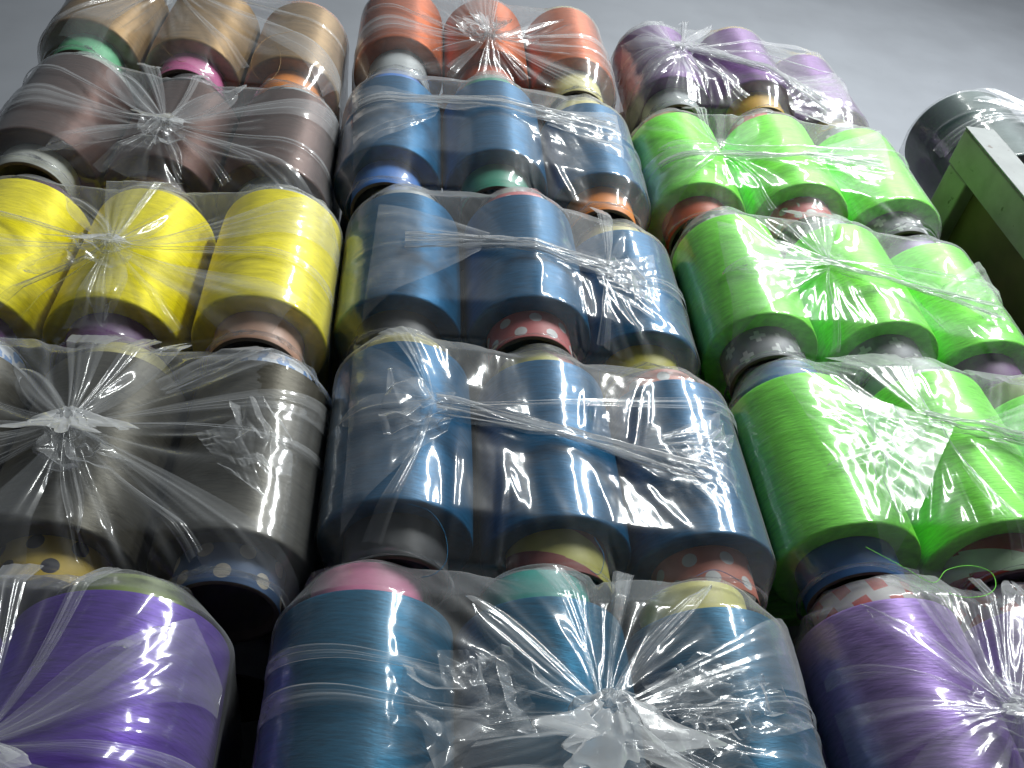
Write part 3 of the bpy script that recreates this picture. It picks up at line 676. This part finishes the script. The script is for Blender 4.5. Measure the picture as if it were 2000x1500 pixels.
BAGLABEL = {
 'violet': 'clear plastic bag of violet yarn spools under the torn grey bag',
 'grey': 'torn clear bag of dark grey spools with a large white knot',
 'yellow': 'knotted clear bag of yellow yarn spools between grey and brown bags',
 'brown': 'knotted clear bag of brown yarn spools above the yellow bag',
 'tan': 'clear bag of tan yarn spools on top of the left stack',
 'blue4': 'clear bag of blue spools with big crumpled knot, bottom of middle stack',
 'blue3': 'clear bag of blue spools, directly above the lowest blue bag',
 'blue2': 'clear bag of blue spools, third up in the middle stack',
 'blue1': 'clear bag of blue spools directly under the orange bag',
 'orange': 'knotted clear bag of orange yarn spools topping the middle stack',
 'lilac': 'clear bag of lilac yarn spools at the bottom of the right stack',
 'green3': 'clear bag of neon green spools right above the lilac bag',
 'green2': 'clear bag of neon green spools between two other green bags',
 'green1': 'clear bag of neon green spools right under the purple bag',
 'purple': 'clear bag of purple yarn spools topping the right stack'}
SIDE = ['left', 'middle', 'right']

def thread(parent, pts, mat, r=0.00026):
    """loose end of yarn: a thin round strand through pts (world coordinates)"""
    p = np.array(pts, float); p = np.concatenate([2*p[:1]-p[1:2], p, 2*p[-1:]-p[-2:-1]]); C_ = []
    for i in range(1, len(p)-2):
        for t in np.linspace(0, 1, 8, endpoint=False):
            C_.append(0.5*((2*p[i])+(-p[i-1]+p[i+1])*t+(2*p[i-1]-5*p[i]+4*p[i+1]-p[i+2])*t*t+(-p[i-1]+3*p[i]-3*p[i+1]+p[i+2])*t**3))
    C_ = np.array(C_)-np.array(parent.location); V, F = [], []
    for i, c in enumerate(C_):
        d = C_[min(i+1, len(C_)-1)]-C_[max(i-1, 0)]; d /= np.linalg.norm(d)+1e-9
        a = np.cross(d, [0.3, 1, 0.2]); a /= np.linalg.norm(a)+1e-9; b = np.cross(d, a)
        for k in range(5): V.append(c+r*(a*math.cos(k*1.2566)+b*math.sin(k*1.2566)))
        if i:
            for k in range(5): F.append(((i-1)*5+k, (i-1)*5+(k+1) % 5, i*5+(k+1) % 5, i*5+k))
    return mesh_obj('loose_thread', V, F, mat, parent)
THREADS = {
 ('green3', 1): [[(0.375, -0.085, 0.305), (0.402, -0.085, 0.286), (0.425, -0.085, 0.27), (0.444, -0.085, 0.284), (0.469, -0.085, 0.29), (0.486, -0.085, 0.284), (0.484, -0.085, 0.269), (0.47, -0.085, 0.259), (0.449, -0.085, 0.256), (0.434, -0.085, 0.26)]],
 ('tan', 2): [[(-0.229, -0.08, 1.25), (-0.266, -0.08, 1.211), (-0.277, -0.08, 1.137), (-0.264, -0.08, 1.086), (-0.245, -0.08, 1.075), (-0.236, -0.08, 1.115), (-0.24, -0.08, 1.165), (-0.251, -0.08, 1.197)]],
 ('tan', 1): [[(-0.411, -0.08, 1.16), (-0.389, -0.08, 1.124), (-0.371, -0.08, 1.104), (-0.362, -0.08, 1.109)]],
 ('blue3', 0): [[(-0.03, -0.085, 0.327), (-0.012, -0.085, 0.32), (-0.0, -0.085, 0.299), (0.002, -0.085, 0.273), (-0.007, -0.085, 0.258), (-0.02, -0.085, 0.253)]],
 ('blue3', 1): [[(0.132, -0.07, 0.313), (0.138, -0.07, 0.294), (0.132, -0.07, 0.275), (0.123, -0.07, 0.279)]],
 ('blue3', 2): [[(0.217, -0.07, 0.277), (0.232, -0.07, 0.284), (0.245, -0.07, 0.281), (0.263, -0.07, 0.267)]],
}

def dress(b, bi, root, h):
    if b in BANDS: band_part(h, BANDS[b], root, 300+bi)
    for qi, q in enumerate(FLAPS.get(b, [])): flap_part(h, q, root, 400+bi*5+qi, amp=0.007 if b == 'blue4' else (0.0015 if b == 'green3' else 0.0032))
    for qi, q in enumerate(CRUMPLES.get(b, [])): crumple_part(h, q, root, 700+bi*5+qi, 0.012 if b == 'blue4' else 0.008)
    rs = np.random.default_rng(50+bi)
    for key in (b, b+'b'):
        if key not in KNOTS: continue
        k = KNOTS[key]; n = 14 if key == b else 4
        if key == b: knot_part(h, k, root, 500+bi, KSIZE.get(b, 0.8), KDIR.get(b, -1.6))
        for j in range(n):
            ang = (j+rs.uniform(-0.3, 0.3))*2*math.pi/n
            pleat_part(h, k, ang, rs.uniform(0.10, 0.24)*(0.8 if key == b else 0.6), rs.uniform(0.014, 0.070) if j % 3 else rs.uniform(0.006, 0.016), root, 600+bi*20+j, fan=(j % 3 != 2))

BAGR = {'violet': 0.084, 'grey': 0.0700, 'yellow': 0.0722, 'brown': 0.0714, 'tan': 0.0725, 'blue4': 0.0730, 'blue3': 0.0702, 'blue2': 0.0716, 'blue1': 0.0732, 'orange': 0.0727,
 'lilac': 0.0727, 'green3': 0.0735, 'green2': 0.0705, 'green1': 0.0732, 'purple': 0.0715}
# ---------------------------------------------------------------- build the three stacks
for bi, (b, zb, xs, ys, tubes) in enumerate(BAGS):
    ohb, oht = OH[b]; Rb = BAGR[b]; cl = COLOUR.get(b, b); cn = COLNAME.get(cl, cl)
    for i in range(3):
        tn = TUBENAME.get(tubes[i][0], tubes[i][0])
        sp = spool('%s yarn spool with %s tube, %s in %s' % (cn, tn, SIDE[i], BAGNAME[b]), 'spools in '+BAGNAME[b], xs[i], ys[i], zb, ohb, oht, cl, tubes[i][0], tubes[i][1], bi*7+i, Rr=Rb, tr=TR+(Rb-R)*0.5)
        for p in THREADS.get((b, i), []): thread(sp, p, YARN[cl])
        spool('%s yarn spool half hidden behind the front row of %s' % (cn, BAGNAME[b]), 'back row of '+BAGNAME[b], xs[i], max(ys)+2*Rb+0.004, zb, ohb, oht, cl, 'lightgrey', 'lightgrey', bi*7+i+3, seg=24, Rr=Rb)
    root = empty('plastic_bag', ((xs[0]+xs[2])/2, 0.07, zb-ohb), BAGLABEL[b], 'plastic bag', 'bags stacked against the wall')
    P = upsample(bag_film(xs, ys, zb, ohb, oht, GATHER[b], 100+bi*13, Rr=Rb, tr=TR+(Rb-R)*0.5))
    hole = None
    if b == 'grey':
        x, z = P[..., 0], P[..., 2]
        hole = (((x+0.143)/0.034)**2+((z-0.487)/0.026)**2+0.55*vnoise(x, z, 77, 190) < 1) & (P[..., 1] < 0.03)
    grid_obj('film', P-np.array(root.location), FILM, root, hole)
    dress(b, bi, root, Hull(xs, ys, zb, ohb, oht, Rr=Rb, tr=TR+(Rb-R)*0.5))

# ---------------------------------------------------------------- framed panel at the right with a bag behind it
pan = empty('wooden_panel', (0.82, 0.0, -1.118), 'grey-green framed wooden panel standing right of the green spools', 'wooden panel')
def pbox(n, lo, hi, m, bev=0.003):
    o = pan.location; return box(n, tuple(np.array(lo)-o), tuple(np.array(hi)-o), m, pan, bev)
pbox('front_post', (0.800, -0.120, -1.118), (0.846, -0.062, 1.096), WOOD_G)
pbox('edge_strip', (0.7995, -0.1235, -1.10), (0.8465, -0.1203, 1.0965), WOOD_L, 0.0012)
pbox('top_rail', (0.802, -0.0615, 1.030), (0.842, 0.330, 1.093), WOOD_G)
pbox('rear_post', (0.800, 0.3305, -1.118), (0.846, 0.388, 1.096), WOOD_G)
pbox('lower_rail', (0.802, -0.0615, 0.10), (0.842, 0.330, 0.17), WOOD_G)
pbox('infill_board', (0.822, -0.0615, -1.05), (0.830, 0.330, 1.0295), WOOD_B, 0)
sh = box('platform', (0.860, -0.010, -1.118), (1.40, 0.39, 1.090), WOOD_B, bev=0.004); sh['kind'] = 'structure'
xs, ys, zb = [0.966, 1.166], [0.0, 0.01], 1.130
for i in range(2):
    spool('large slate yarn spool with %s tube, %s the wooden panel' % (('cream', 'just behind') if i == 0 else ('grey', 'further right behind')), 'spools in the slate bag', xs[i], ys[i]+0.02, zb, 0.038, 0.03, 'slate', ['cream', 'lightgrey'][i], 'lightgrey', 200+i, Rr=0.094, Hh=0.225, tr=0.055)
root = empty('plastic_bag', (1.06, 0.07, zb-0.038), 'clear bag of slate yarn spools behind the wooden panel', 'plastic bag', 'bags stacked against the wall')
kz = (1.075, 1.27)
P = upsample(bag_film(xs, [y+0.02 for y in ys], zb, 0.038, 0.03, [('knot',)+kz+(1.8, 0.035, 0.09)], 900, Rr=0.094, Hh=0.225, tr=0.055, slack=(0.03, 0.02), yb=0.2, gap=(0.012, 0.01)))
grid_obj('film', P-np.array(root.location), FILM, root)
h = Hull(xs, [y+0.02 for y in ys], zb, 0.038, 0.03, Rr=0.094, Hh=0.225, tr=0.055)
knot_part(h, kz, root, 905, 0.9, -0.4)
for j in range(12): pleat_part(h, kz, j*math.pi/6+0.2, 0.16, 0.03, root, 910+j, fan=j % 2 == 0)
